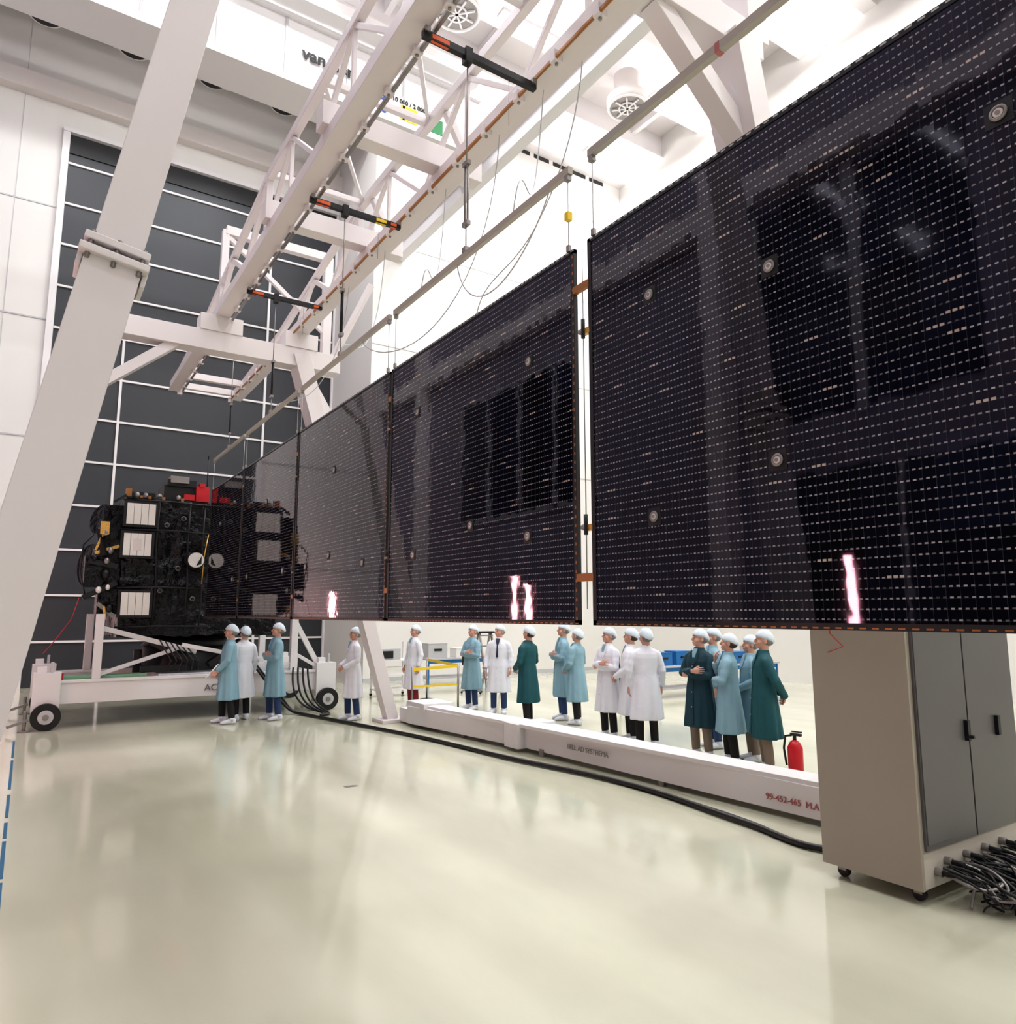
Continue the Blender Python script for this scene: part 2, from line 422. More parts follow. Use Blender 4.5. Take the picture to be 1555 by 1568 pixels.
# far portal frame
Yp=12.9
b.box((.7,Yp-.16,6.5),(4.6,Yp+.16,6.84),'gantry')
b.box((2.1,Yp-.18,6.84),(2.8,Yp+.18,7.13),'gantry'); b.box((3.55,Yp-.18,6.84),(4.15,Yp+.18,7.13),'gantry')
b.beam((1.75,Yp,6.55),(.35,Yp,5.35),.2,.16,'gantry')
b.beam((.85,Yp,6.8),(-.65,Yp,.05),.36,.3,'gantry'); b.box((-.95,Yp-.3,0),(-.35,Yp+.3,.06),'gantry')
b.beam((3.85,Yp,6.75),(5.87,Yp,.05),.42,.3,'gantry',.24,.22); b.box((5.6,Yp-.25,0),(6.15,Yp+.25,.06),'gantry')
b.beam((4.35,Yp,6.6),(4.35,Yp,8.8),.16,.16,'gantry'); b.beam((4.4,Yp,6.6),(5.0,Yp-.6,8.2),.1,.1,'gantry')
b.beam((3.9,Yp,6.5),(4.6,Yp,5.4),.2,.2,'gantry')
b.beam((2.46,Yp,8.8),(4.4,Yp,8.8),.14,.16,'gantry'); b.beam((2.46,Yp,7.3),(2.46,Yp,8.8),.12,.12,'gantry'); b.beam((2.5,Yp,8.7),(4.3,Yp,7.3),.08,.08,'gantry')
# near portal frame
Yn=4.2
def lx(z): return -.15+.1785*(z-1.64)
b.beam((lx(3.9),Yn,3.9),(lx(7.6),Yn,7.6),.21,.235,'gantry'); b.beam((lx(0),Yn,0.02),(lx(3.84),Yn,3.84),.25,.27,'gantry')
d=Vector((.1785,0,1)).normalized()
for off,ww in ((-.045,.33),(.025,.31)):
    c=Vector((lx(3.87),Yn,3.87))+d*off; b.beam(c-d*.02,c+d*.02,ww,ww,'gantry')
for sx in (-.12,0,.12):
    for sy in (-.13,.13):
        c=Vector((lx(3.87)+sx,Yn+sy,3.86-.18*sx)); b.cyl(c-d*.085,c+d*.07,.014,'grey',8)
for sx in (-.15,.15):
    c=Vector((lx(3.87)+sx,Yn,3.86-.18*sx)); b.beam(c-d*.12,c+d*.0,.2,.025,'gantry')
b.box((lx(0)-.25,Yn-.25,0),(lx(0)+.25,Yn+.25,.05),'gantry')
b.box((.7,Yn-.15,7.5),(5.75,Yn+.15,7.85),'gantry')
b.beam((5.35,Yn,7.6),(7.15,Yn,.05),.5,.3,'gantry',.3,.25); b.box((6.9,Yn-.22,0),(7.45,Yn+.25,.05),'gantry')
b.beam((4.35,Yn,7.55),(5.62,Yn,6.55),.2,.18,'gantry')
b.beam((5.7,Yn,7.7),(5.6,Yn,9.3),.3,.3,'gantry')
b.obj('frame',g,bevel=.006)

# crossbars with hoists, suspension bars
PY=[(.47,3.50),(3.645,6.63),(6.68,9.685),(9.74,12.70),(12.76,15.35)]
ZT,ZBm=4.485,1.93; XP=2.95
for i,(y0,y1) in enumerate(PY):
    yc=(y0+y1)/2
    b=MB()
    b.box((2.5,yc-.028,6.985),(3.70,yc+.028,7.05),'black')
    b.box((2.58,yc-.030,6.997),(2.75,yc-.026,7.038),'orange'); b.box((2.58,yc-.013,6.982),(2.75,yc+.013,6.986),'orange')
    if i in (2,4):
        b.box((3.36,yc-.030,6.997),(3.5,yc-.026,7.038),'yellow'); b.box((3.36,yc-.015,6.982),(3.5,yc+.015,6.986),'yellow')
    if i in (2,3):
        b.box((3.56,yc-.030,6.997),(3.64,yc-.026,7.038),'orange'); b.box((3.56,yc-.015,6.982),(3.64,yc+.015,6.986),'orange')
    for xx in (2.53,3.67): b.box((xx-.025,yc-.045,7.03),(xx+.025,yc+.045,7.08),'grey')
    b.box((XP-.035,yc-.04,6.93),(XP+.035,yc+.04,7.075),'black')
    b.cyl((XP,yc,6.93),(XP,yc,5.95),.007,'grey',6)
    for o_ in (-.025,.025): b.cyl((XP,yc+o_,5.95),(XP,yc+o_,5.38),.011,'black' if i>1 else 'grey',8)
    b.box((XP-.02,yc-.045,5.93),(XP+.02,yc+.045,5.97),'grey'); b.box((XP-.02,yc-.045,5.36),(XP+.02,yc+.045,5.4),'grey')
    b.cyl((XP,yc,5.36),(XP,yc,5.165),.007,'grey',6)
    b.cyl((XP+.45,yc,7.0),(XP+.45,yc,6.5),.003,'grey',5)
    b.obj('crossbar_hoist')
    b=MB()
    b.box((XP-.02,y0+.03,5.06),(XP+.02,y1-.03,5.115),'barpaint')
    if i==0: b.box((XP-.022,y0+1.87,5.057),(XP+.022,y0+1.90,5.118),'faded_red')
    for yy in (y0+.06,y1-.06):
        b.cyl((XP,yy,5.06),(XP,yy,ZT+.004),.004,'lightgrey',6); b.box((XP-.018,yy-.02,5.02),(XP+.018,yy+.02,5.06),'grey'); b.box((XP-.012,yy-.015,ZT+.003),(XP+.012,yy+.015,ZT+.05),'grey')
    if i==1: b.box((XP-.02,y0+.04,4.72),(XP+.02,y0+.08,4.78),'yellow')
    b.box((XP-.025,yc-.03,5.115),(XP+.025,yc+.03,5.16),'grey')
    b.obj('suspension_bar')

# ------------------------------------------------------------------ solar array
sa=empty('solar_array',(XP,PY[0][0],ZBm))
HOLD=[[(2.94,3.88),(2.11,3.71),(2.12,2.73),(2.95,2.55),(1.07,3.89),(1.07,2.6)],[(5.02,2.71),(4.21,2.55),(6.07,2.54),(6.02,3.89),(4.19,3.84)],[(8.35,2.69),(7.29,2.54),(8.25,3.71),(9.2,2.6)],[(10.2,2.6),(11.2,3.7),(12.2,2.6)],[(13.2,2.6),(14.4,3.7)]]
for i,(y0,y1) in enumerate(PY):
    p=empty('panel_%d'%(i+1)); p.parent=sa; p.location=(0,y0-PY[0][0],0)
    w=y1-y0; h=ZT-ZBm
    b=MB(); b.box((-.001,.035,.03),(.02,w-.035,h-.03),'cells'); o=b.obj('cells_%d'%(i+1),p)
    b=MB()
    b.box((-.006,0,0),(.024,.035,h),'black'); b.box((-.006,w-.035,0),(.024,w,h),'black'); b.box((-.006,0,0),(.024,w,.03),'black'); b.box((-.006,0,h-.03),(.024,w,h),'black')
    for k in range(int(h/.06)): b.box((-.008,.008,.03+k*.06),(-.004,.02,.05+k*.06),'kapton')
    for k in range(int(w/.055)): b.box((-.008,k*.055,h-.014),(-.004,k*.055+.03,h-.006),'lightgrey'); b.box((-.008,k*.055,.006),(-.004,k*.055+.028,.013),'kapton')
    for (hy,hz) in HOLD[i]:
        c=(-.008,hy-y0,hz-ZBm)
        b.box((-.004,c[1]-.05,c[2]-.05),(0,c[1]+.05,c[2]+.05),'black')
        b.ring(c,(1,0,0),.026,.007,'grey',20,6); b.cyl((-.012,c[1],c[2]),(0,c[1],c[2]),.018,'duct',16); b.cyl((-.018,c[1],c[2]),(0,c[1],c[2]),.009,'grey',10)
    if i<4:
        gap=PY[i+1][0]-y1
        for hz,mt in ((.30,'kapton'),(.62,'gold'),(1.93,'gold'),(2.25,'kapton')):
            b.box((-.010,w-.01,hz-.025),(.02,w+gap+.01,hz+.025) if mt!='gold' else (.02,w+gap*.5,hz+.015),mt)
        for hz in (.62,1.93):
            b.cyl((-.01,w+gap*.35,hz-.05),(-.01,w+gap*.35,hz+.08),.014,'black',10); b.ell((-.01,w+gap*.5,hz),(.02,.025,.02),'grey')
        b.cyl((.01,w+gap*.5,.1),(.01,w+gap*.5,h-.1),.004,'grey',6)
    b.obj('panel_frame_%d'%(i+1),p)
b=MB()
for zz in (2.6,3.8): b.beam((0,PY[4][1]-.47,zz-ZBm),(.2,15.68-.47,3.2-ZBm),.06,.06,'black')
b.obj('yoke',sa)

# ------------------------------------------------------------------ satellite
s=empty('satellite',(2.9,17.1,1.55))
def L(x,y,z): return (x-2.9,y-17.1,z-1.55)
def sb(b,lo,hi,m): b.box(L(*lo),L(*hi),m)
me=bpy.data.meshes.new('hull'); bm=bmesh.new(); bmesh.ops.create_cube(bm,size=1)
bmesh.ops.subdivide_edges(bm,edges=bm.edges,cuts=34,use_grid_fill=True)
from mathutils import noise
for v in bm.verts:
    v.co=Vector((v.co.x*3.0,v.co.y*2.6,v.co.z*2.72))
    n_=noise.noise_vector(v.co*3.2)*.05+noise.noise_vector(v.co*9)*.022; v.co+=n_
bm.to_mesh(me); bm.free(); me.materials.append(M['mli'])
o=bpy.data.objects.new('hull',me); COL.objects.link(o); o.parent=s; o.location=L(2.95,17.05,2.93)
b=MB()
YS=15.72
for (x0,x1,z0,z1) in ((1.47,1.98,3.73,4.14),(1.45,1.94,3.12,3.55),(1.48,1.98,1.98,2.41)):
    sb(b,(x0-.05,YS-.07,z0-.05),(x1+.05,YS+.1,z1+.05),'black')
    for k in range(4):
        xx=x0+k*(x1-x0)/4
        sb(b,(xx+.004,YS-.09,z0),(xx+(x1-x0)/4-.004,YS-.06,z1),'radiator')
sb(b,(1.62,YS-.1,3.22),(1.76,YS-.06,3.45),'duct')
for x_ in (2.05,2.62,2.9): b.tube([L(x_,YS-.03,1.7),L(x_+.02,YS-.08,2.6),L(x_-.02,YS-.06,3.4),L(x_,YS-.03,4.25)],.018,'black',8)
for z_ in (1.75,2.5,3.62,4.2): b.tube([L(1.4,YS-.03,z_),L(2.2,YS-.09,z_+.02),L(3.1,YS-.05,z_)],.016,'black',8)
b.cyl(L(2.76,YS-.16,3.07),L(2.76,YS,3.07),.17,'black',24); b.cyl(L(2.76,YS-.18,3.07),L(2.76,YS-.15,3.07),.15,'radiator',24)
b.add([L(2.76,YS-.19,2.95),L(2.86,YS-.19,3.0),L(2.86,YS-.19,3.16)],[(0,1,2)],'black')
b.tube([L(2.9,YS-.1,2.6),L(2.92,YS-.12,3.2),L(2.98,YS-.1,3.6)],.013,'gold',8)
for (x_,z_) in ((2.2,3.75),(2.15,2.45),(2.45,2.9),(2.5,3.9),(2.75,2.3)):
    b.ring(L(x_,YS-.06,z_),(0,1,0),.04,.010,'grey',16,6); b.cyl(L(x_,YS-.12,z_),L(x_,YS,z_),.025,'black',12)
sb(b,(2.15,16.0,4.25),(2.95,16.9,4.62),'black'); sb(b,(2.2,15.95,4.6),(2.75,16.7,4.74),'black'); sb(b,(2.25,15.9,4.66),(2.6,16.5,4.8),'grey')
sb(b,(2.74,15.85,4.3),(3.0,16.3,4.62),'red'); sb(b,(2.8,15.83,4.6),(2.9,16.1,4.68),'red'); sb(b,(2.5,15.78,4.3),(2.7,15.9,4.42),'red')
b.cyl(L(2.95,15.9,4.5),L(2.95,15.9,5.25),.012,'black',8); b.ell(L(2.95,15.9,5.25),(.02,.02,.05),'black')
sb(b,(1.55,16,4.25),(2.0,16.6,4.42),'black'); sb(b,(1.45,15.8,4.25),(1.55,15.9,4.45),'kapton')
for x_ in (1.65,1.8,2.05,2.4): b.ell(L(x_,15.8,4.32),(.05,.05,.07),'grey',10,8); sb(b,(x_+.04,15.75,4.26),(x_+.1,15.85,4.32),'kapton')
def dish(c,ax,r,mt):
    ax=Vector(ax).normalized(); pts=[];rad=[]
    for k in range(7):
        t=k/6; pts.append(Vector(c)+ax*(.28*r*2*t*t)); rad.append(max(.02,r*t))
    b.tube(pts,rad,mt,28)
dish(L(1.15,16.3,2.9),(-1,-.45,.05),.42,'mli'); dish(L(1.2,16.1,3.8),(-1,-.6,.2),.3,'mli')
b.ring(L(.95,16.2,2.92),(-1,-.45,.05),.42,.02,'black',28,6)
for (p,q,w_,mt) in (((1.4,15.9,3.9),(1.05,15.8,3.6),.09,'black'),((1.05,15.8,3.6),(1.15,15.7,3.1),.08,'black'),((1.4,15.8,3.3),(1.0,15.8,3.15),.06,'gold'),((1.0,15.75,3.2),(1.15,15.75,3.65),.04,'gold'),((1.4,15.8,2.6),(.85,15.8,2.3),.10,'black'),((1.1,15.8,2.2),(1.4,15.8,1.95),.07,'grey'),((.9,15.8,3.0),(1.4,15.8,2.9),.10,'black'),((1.2,15.7,2.15),(1.25,15.7,1.9),.04,'gold'),((1.25,15.7,4.15),(1.45,15.75,4.3),.05,'black')):
    b.beam(L(*p),L(*q),w_,w_,mt)
sb(b,(1.1,15.85,2.0),(1.45,16.5,4.1),'mli'); sb(b,(.85,15.8,2.5),(1.15,16.2,3.1),'mli')
for (x_,z_,r_,mt) in ((1.15,3.55,.06,'grey'),(1.2,2.75,.07,'black'),(1.1,2.45,.05,'radiator'),(1.3,2.1,.06,'black'),(1.25,3.2,.05,'grey'),(1.0,3.05,.04,'black'),(1.25,2.5,.04,'radiator'),(1.2,3.0,.05,'grey')):
    b.ell(L(x_,15.7,z_),(r_,r_,r_*1.3),mt,10,8)
b.tube([L(.95,15.8,3.5),L(.8,15.8,3.3),L(.78,15.8,2.8),L(.9,15.8,2.3)],.015,'black',8)
b.tube([L(.8,15.8,2.3),L(.7,15.7,1.9),L(.45,15.6,1.5),L(.3,15.5,1.3)],.008,'red',6)
sb(b,(1.05,15.65,3.5),(1.2,15.7,3.75),'gold')
b.cyl(L(2.95,17.1,1.55),L(2.95,17.1,1.34),.75,'black',32,.9)
b.obj('equipment',s)

# ------------------------------------------------------------------ trolley
t=MB()
for y0 in (15.3,17.9):
    t.box((.5,y0,.42),(5.35,y0+.16,.80),'white'); t.box((.5,y0-.02,.78),(5.35,y0+.18,.83),'white')
for x0 in (.5,2.4,5.15): t.box((x0,15.46,.45),(x0+.2,17.9,.78),'white')
t.box((.6,15.5,.83),(2.0,15.9,.88),'green'); t.box((.6,15.42,.83),(.64,15.46,.95),'red')
t.box((2.2,15.45,.83),(5.0,18,.86),'lightgrey')
for x0 in (.18,5.2):
    for y0 in (15.2,17.85):
        t.box((x0,y0,.3),(x0+.42,y0+.3,.98),'white'); t.box((x0+.05,y0+.05,.98),(x0+.2,y0+.25,1.08),'white')
        t.box((x0+.25,y0+.05,.98),(x0+.3,y0+.12,1.16),'lightgrey')
        cx=x0+.23
        t.cyl((cx,y0-.1,.23),(cx,y0+.02,.23),.23,'rubber',28); t.cyl((cx,y0-.115,.23),(cx,y0-.09,.23),.12,'lightgrey',20); t.cyl((cx,y0-.13,.23),(cx,y0-.1,.23),.05,'grey',12)
        t.beam((cx-.25,y0-.02,.2),(cx-.55,y0-.05,.1),.05,.05,'grey'); t.cyl((cx-.3,y0-.02,.0),(cx-.3,y0-.02,.35),.03,'grey',10); t.cyl((cx-.3,y0-.02,.0),(cx-.3,y0-.02,.02),.09,'grey',12)
t.box((1.08,15.4,.83),(1.22,15.54,2.0),'white'); t.box((4.7,15.4,.83),(4.84,15.54,2.0),'white')
t.box((1.08,17.9,.83),(1.22,18.04,2.0),'white'); t.box((4.7,17.9,.83),(4.84,18.04,2.0),'white')
t.beam((1.15,15.5,1.75),(2.9,15.8,1.25),.09,.09,'white'); t.beam((1.2,15.5,.9),(2.6,15.7,1.35),.07,.07,'white'); t.beam((2.6,15.6,1.4),(4.7,15.5,.95),.08,.08,'white')
t.beam((4.75,15.47,1.9),(5.3,15.4,.9),.1,.1,'white'); t.beam((4.75,15.47,1.2),(5.25,15.4,.9),.07,.07,'white')
t.beam((2.1,16.0,1.45),(2.9,15.6,1.0),.1,.1,'black'); t.beam((3.8,16.0,1.45),(3.1,15.6,1.0),.1,.1,'black')
t.tube([(1.9,16.2,.85),(1.9,16.2,1.3)],[.08,.08],'black',12); t.cyl((2.95,17.1,.85),(2.95,17.1,1.33),1.0,'black',32,.85)
t.beam((1.9,15.7,.95),(3.2,15.7,.95),.12,.12,'black')
for k in range(6): t.tube([(2.2+k*.1,15.6,1.5-.03*k),(2.4+k*.1,15.45,1.1),(2.3+k*.12,15.5,.9)],.015,'rubber',6)
tr=t.obj('satellite_trolley',bevel=.006)
text('AC',(3.0,15.29,.52),.18,'grey',tr)

# ------------------------------------------------------------------ floor beam (base rail)
b=MB()
def seg(x0,y0,x1,y1,w,h,ztop):
    b.beam((x0,y0,ztop-h/2),(x1,y1,ztop-h/2),w,h,'white')
seg(6.72,3.9,6.5,9.2,.55,.30,.36); seg(6.5,9.2,6.15,12.2,.6,.30,.36)
b.beam((6.65,3.9,.38),(6.12,12.1,.38),.35,.05,'white')
b.box((5.95,12.0,.03),(6.5,12.7,.28),'white'); b.box((5.9,11.6,.34),(6.5,12.3,.44),'white')
b.box((6.1,9.0,.05),(6.8,9.35,.40),'white')
for (x0,y0) in ((6.43,4.6),(6.4,5.6),(6.36,6.6),(6.22,9.7),(6.07,11.0),(5.97,11.8),(6.28,8.6)):
    b.ring((x0-.005,y0,.2),(1,.06,0),.050,.011,'duct',18,6); b.cyl((x0-.01,y0,.2),(x0+.04,y0,.2),.035,'darkhole',14)
for yy in (4.3,6.4,8.6,10.6,12.3):
    xx=6.7-(yy-3.9)*.062; b.cyl((xx-.15,yy,0),(xx-.15,yy,.1),.05,'grey',10); b.cyl((xx+.18,yy,0),(xx+.18,yy,.1),.05,'grey',10)
br=b.obj('base_rail_beam',bevel=.006)
text('BELL AD SYSTHEMA',(6.24,8.0,.20),.09,'grey',br,(math.pi/2,0,-math.pi/2+.04))
text('99-452-465  M.A',(6.395,4.95,.15),.085,'faded_red',br,(math.pi/2,0,-math.pi/2+.04))

# ------------------------------------------------------------------ cabinet
b=MB()
b.box((5.33,2.85,.10),(6.9,3.58,.34),'cab_base'); b.box((5.33,2.84,.34),(6.9,3.58,2.12),'cab_side')
b.box((5.30,2.84,.10),(5.335,3.60,2.12),'cab_side')
b.box((5.35,2.82,.36),(6.07,2.85,2.09),'cab_door'); b.box((6.09,2.82,.36),(6.86,2.85,2.09),'cab_door')
b.box((5.36,2.812,.4),(5.70,2.83,2.05),'cab_door')
b.box((6.01,2.79,1.05),(6.05,2.82,1.2),'black'); b.cyl((6.03,2.76,1.08),(6.03,2.82,1.08),.014,'black',8)
b.box((6.5,2.79,1.05),(6.54,2.82,1.2),'black')
for (x_,y_) in ((5.42,2.93),(5.42,3.5),(6.8,2.93),(6.8,3.5)):
    b.cyl((x_-.02,y_,.045),(x_+.02,y_,.045),.045,'rubber',16); b.box((x_-.03,y_-.03,.05),(x_+.03,y_+.03,.11),'grey')
for k in range(9):
    b.cyl((5.5+k*.14,2.8,.2+.05*(k%2)),(5.5+k*.14,2.87,.2+.05*(k%2)),.028,'grey',12); b.cyl((5.5+k*.14,2.72,.2+.05*(k%2)),(5.5+k*.14,2.82,.2+.05*(k%2)),.018,'black',10)
b.tube([(5.29,3.4,2.0),(5.23,3.38,1.85),(5.27,3.3,1.75),(5.29,3.45,1.7)],.004,'red',6)
b.obj('electronics_cabinet',bevel=.005)
def curve(name,pts,r,mat,parent=None):
    c=bpy.data.curves.new(name,'CURVE'); c.dimensions='3D'; c.bevel_depth=r; c.bevel_resolution=3; c.resolution_u=6
    sp=c.splines.new('NURBS'); sp.points.add(len(pts)-1); sp.use_endpoint_u=True; sp.order_u=4
    for p_,q in zip(sp.points,pts): p_.co=(*q,1)
    c.materials.append(M[mat]); o=bpy.data.objects.new(name,c); COL.objects.link(o)
    if parent: o.parent=parent
    return o
e=empty('cable_bundle',(5.9,2.5,0))
for k in range(80):
    x0=5.45+R.random()*1.25
    pts=[(x0-5.9,.28,.2+.05*R.random()),(x0-5.9+R.uniform(-.1,.1),.1,.12+R.random()*.15)]
    x_,y_=x0-5.9,.0
    for j in range(7):
        x_+=R.uniform(-.2,.28);y_+=R.uniform(-.13,.11); x_=max(-.38,min(1.1,x_)); y_=max(-.42,min(.25,y_))
        pts.append((x_,y_,.02+R.random()*.17 if j<6 else .015))
    curve('cable_%d'%k,pts,R.choice((.006,.008,.011)),R.choice(('rubber','rubber','rubber','rubber','grey')),e)
e=empty('floor_cable',(0,0,0))
path=[(3.9,15.25,1.0),(4.3,15.0,.4),(4.55,14.9,.06),(4.7,14.7,.035),(4.82,14.16,.035),(5.16,12.38,.035),(5.47,10.95,.035),(5.61,9.51,.035),(5.72,8.31,.035),(5.98,7.28,.035),(6.04,6.18,.035),(5.96,5.54,.035),(5.88,5.04,.035),(5.85,4.55,.035),(5.71,4.2,.035),(5.74,3.9,.035),(5.9,3.7,.035)]
curve('cable_main',path,.028,'rubber',e)
curve('cable_second',[(p[0]+.06+.04*math.sin(i*1.7),p[1]+.02,p[2]-.010) for i,p in enumerate(path)],.020,'rubber',e)
for k in range(4): curve('cable_loose_%d'%k,[(4.7+.1*k,15.2,.9),(4.6+.12*k,15.0,.4),(4.9+.1*k,14.9,.02),(5.3,14.7-.15*k,.02),(5.0,14.3,.02)],.02,'rubber',e)
b=MB()
for (y0,y1) in ((14.2,12.6),(12.4,10.4),(10.1,9.0),(8.8,8.2),(8.1,7.0),(6.9,5.4)):
    b.box((-.025,y1,.0),(.005,y0,.003),'tape')
b.obj('floor_marking_tape')
b=MB(); b.box((3.25,8.35,0),(3.4,8.42,.003),'grey'); b.obj('floor_plate')

# ------------------------------------------------------------------ small background objects
def extinguisher(x,y):
    b=MB(); b.tube([(x,y,.02),(x,y,.05),(x,y,.38),(x,y,.44),(x,y,.47)],[.085,.09,.09,.06,.025],'red',20)
    b.cyl((x,y,.47),(x,y,.53),.022,'black',10); b.box((x-.02,y-.09,.52),(x+.02,y+.05,.55),'black'); b.box((x-.015,y-.1,.56),(x+.015,y+.03,.575),'black')
    b.tube([(x,y+.04,.52),(x,y+.13,.50),(x,y+.16,.35),(x,y+.13,.15)],.014,'black',8); b.ring((x,y,.04),(0,0,1),.09,.01,'black',18,6)
    b.obj('fire_extinguisher')
extinguisher(7.99,5.72)
def table(x,y,w,d,items):
    b=MB(); b.box((x,y,.72),(x+w,y+d,.76),'lightgrey')
    for (a,c) in ((.04,.04),(w-.08,.04),(.04,d-.08),(w-.08,d-.08)): b.box((x+a,y+c,0),(x+a+.04,y+c+.04,.72),'bluebox')
    b.box((x+.06,y+.06,.2),(x+w-.06,y+d-.06,.23),'lightgrey')
    b.box((x+.04,y+.05,.62),(x+w-.04,y+.08,.72),'bluebox')
    o=b.obj('work_table')
    for (dx,ww,hh,mt) in items:
        b=MB(); b.box((x+dx,y+.15,.762),(x+dx+ww,y+.55,.762+hh),mt); b.box((x+dx-.01,y+.14,.762+hh),(x+dx+ww+.01,y+.56,.775+hh),mt); b.box((x+dx+ww*.3,y+.13,.762+hh*.5),(x+dx+ww*.7,y+.15,.762+hh*.65),'black'); b.obj('storage_box')
table(12.6,12.6,1.9,.75,((.1,.5,.3,'bluebox'),(.75,.5,.32,'bluebox'),(1.35,.4,.2,'orange')))
table(14.8,12.2,1.8,.75,((.2,.5,.28,'bluebox'),(.9,.5,.4,'lightgrey')))
table(9.4,18.3,2.0,.8,((.1,.6,.4,'lightgrey'),(1.0,.5,.25,'radiator')))
table(15.5,9.5,1.8,.8,((.1,.6,.4,'lightgrey'),(1.0,.5,.25,'bluebox')))
b=MB(); lx0,ly0=10.3,16.6
for sx in (0,.45):
    b.beam((lx0+sx,ly0,0),(lx0+sx*.8+.05,ly0+.5,1.5),.04,.06,'grey'); b.beam((lx0+sx,ly0+1.0,0),(lx0+sx*.8+.05,ly0+.55,1.5),.04,.05,'grey')
for k in range(5): b.box((lx0,ly0+.1*k+.04,.28*k+.28),(lx0+.45,ly0+.1*k+.16,.28*k+.31),'grey')
b.box((lx0,ly0+.4,1.48),(lx0+.48,ly0+.62,1.53),'black'); b.obj('step_ladder')
def chair(x,y):
    b=MB(); b.cyl((x,y,.48),(x,y,.54),.2,'black',18); b.cyl((x,y,.1),(x,y,.48),.025,'grey',10); b.box((x-.18,y+.18,.7),(x+.18,y+.22,1.0),'black'); b.beam((x,y+.1,.5),(x,y+.2,.75),.04,.02,'grey')
    for a in range(5):
        q=a*2*math.pi/5; b.beam((x,y,.1),(x+.27*math.cos(q),y+.27*math.sin(q),.06),.04,.03,'grey'); b.ell((x+.27*math.cos(q),y+.27*math.sin(q),.03),(.03,.03,.03),'black',10,6)
    b.obj('office_chair')
chair(9.6,16.2); chair(11.9,13.2)
b=MB(); x,y=7.2,16.6
for zz in (.15,.5,.85): b.box((x,y,zz),(x+.9,y+.5,zz+.03),'white')
for a in (0,.86):
    for c in (0,.46): b.box((x+a,y+c,.06),(x+a+.04,y+c+.04,1.3),'white'); b.ell((x+a+.02,y+c+.02,.04),(.04,.02,.04),'black',10,6)
b.box((x+.1,y+.05,.88),(x+.6,y+.4,1.15),'lightgrey'); b.box((x+.12,y+.03,.92),(x+.4,y+.05,1.1),'black'); b.box((x+.2,y+.08,.53),(x+.7,y+.42,.7),'radiator'); b.obj('instrument_cart')
b=MB()
for (x_,y_) in ((6.35,13.0),(7.6,13.4),(8.0,15.6)):
    b.cyl((x_,y_,0),(x_,y_,.03),.16,'black',20); b.cyl((x_,y_,.03),(x_,y_,.98),.02,'grey',10)
b.beam((6.35,13,.93),(7.6,13.4,.93),.006,.06,'yellow'); b.beam((7.6,13.4,.93),(8.0,15.6,.93),.006,.06,'yellow'); b.beam((6.35,13,.6),(7.6,13.4,.55),.006,.04,'yellow')
b.obj('barrier_tape_stand')
# vertical halogen work lights near left wall
for (x_,y_,z0,z1) in ((-3,5.4,1.2,2.75),(-3,13.2,1.3,2.85),(-2.6,12.1,1.6,2.6),(-2.2,22.4,1.4,2.7)):
    b=MB()
    for a in range(3):
        q=a*2.094; b.beam((x_-.05,y_,.5),(x_-.05+.4*math.cos(q),y_+.4*math.sin(q),.02),.03,.03,'black')
    b.cyl((x_-.05,y_,.45),(x_-.05,y_,z0),.02,'black',10); b.box((x_-.1,y_-.1,z0-.05),(x_-.02,y_+.1,z1+.05),'black'); b.cyl((x_+.02,y_,z0),(x_+.02,y_,z1),.05,'redlamp',14)
    b.obj('work_light')

e=empty('hanging_cables')
for k,(x0,y0,x1,y1,z0,zl) in enumerate(((3.85,6.0,2.95,7.5,7.1,4.9),(3.85,7.2,2.95,6.0,7.1,5.5),(3.85,5.2,2.95,4.4,7.1,5.6),(3.85,9.0,2.95,8.2,7.1,5.4),(2.95,3.9,2.95,5.3,5.1,4.7),(3.85,4.6,3.85,6.5,7.0,5.6),(3.85,10.4,2.95,11,7.1,5.3))):
    curve('thin_cable_%d'%k,[(x0,y0,z0),(x0,y0+.1,(z0+zl)/2),((x0+x1)/2,(y0+y1)/2,zl-.3),(x1,y1-.1,zl),(x1,y1,5.1)],.006,'lightgrey',e)

# ------------------------------------------------------------------ people
def make_head():
    b=MB(); k='skin'
    b.ell((0,-.012,.145),(.074,.094,.095),k,24,16); b.ell((0,.026,.08),(.055,.058,.058),k,20,12); b.ell((0,.060,.046),(.028,.022,.02),k)
    b.tube([(0,.078,.145),(0,.096,.122),(0,.102,.108),(0,.086,.098)],[.009,.011,.015,.012],k,10)
    for sx in (-1,1):
        b.ell((sx*.036,.048,.098),(.030,.030,.034),k); b.ell((sx*.03,.068,.156),(.028,.016,.012),k)
        b.ell((sx*.030,.068,.124),(.018,.012,.008),k)
        b.ell((sx*.077,-.008,.12),(.010,.02,.032),k,12,8)
    b.ell((0,.072,.07),(.028,.018,.018),k)
    b.tube([(0,-.02,-.07),(0,-.018,0),(0,-.008,.08)],[.07,.056,.054],k,18)
    return remeshed(b,'head',.0045,3)
HEAD=make_head()
def make_face():
    b=MB()
    for sx in (-1,1):
        b.ell((sx*.03,.0735,.138),(.013,.008,.0065),'eyew',12,8); b.ell((sx*.03,.0802,.138),(.0062,.003,.0058),'iris',10,6)
        b.tube([(sx*.014,.084,.157),(sx*.032,.082,.161),(sx*.05,.070,.155)],[.003,.004,.002],'hair_brown',6)
    b.tube([(-.022,.080,.069),(0,.0885,.071),(.022,.080,.069)],[.003,.005,.003],'lips',8); b.tube([(-.018,.080,.064),(0,.0875,.064),(.018,.080,.064)],[.003,.005,.003],'lips',8)
    return b.mesh('face')
FACE=make_face()
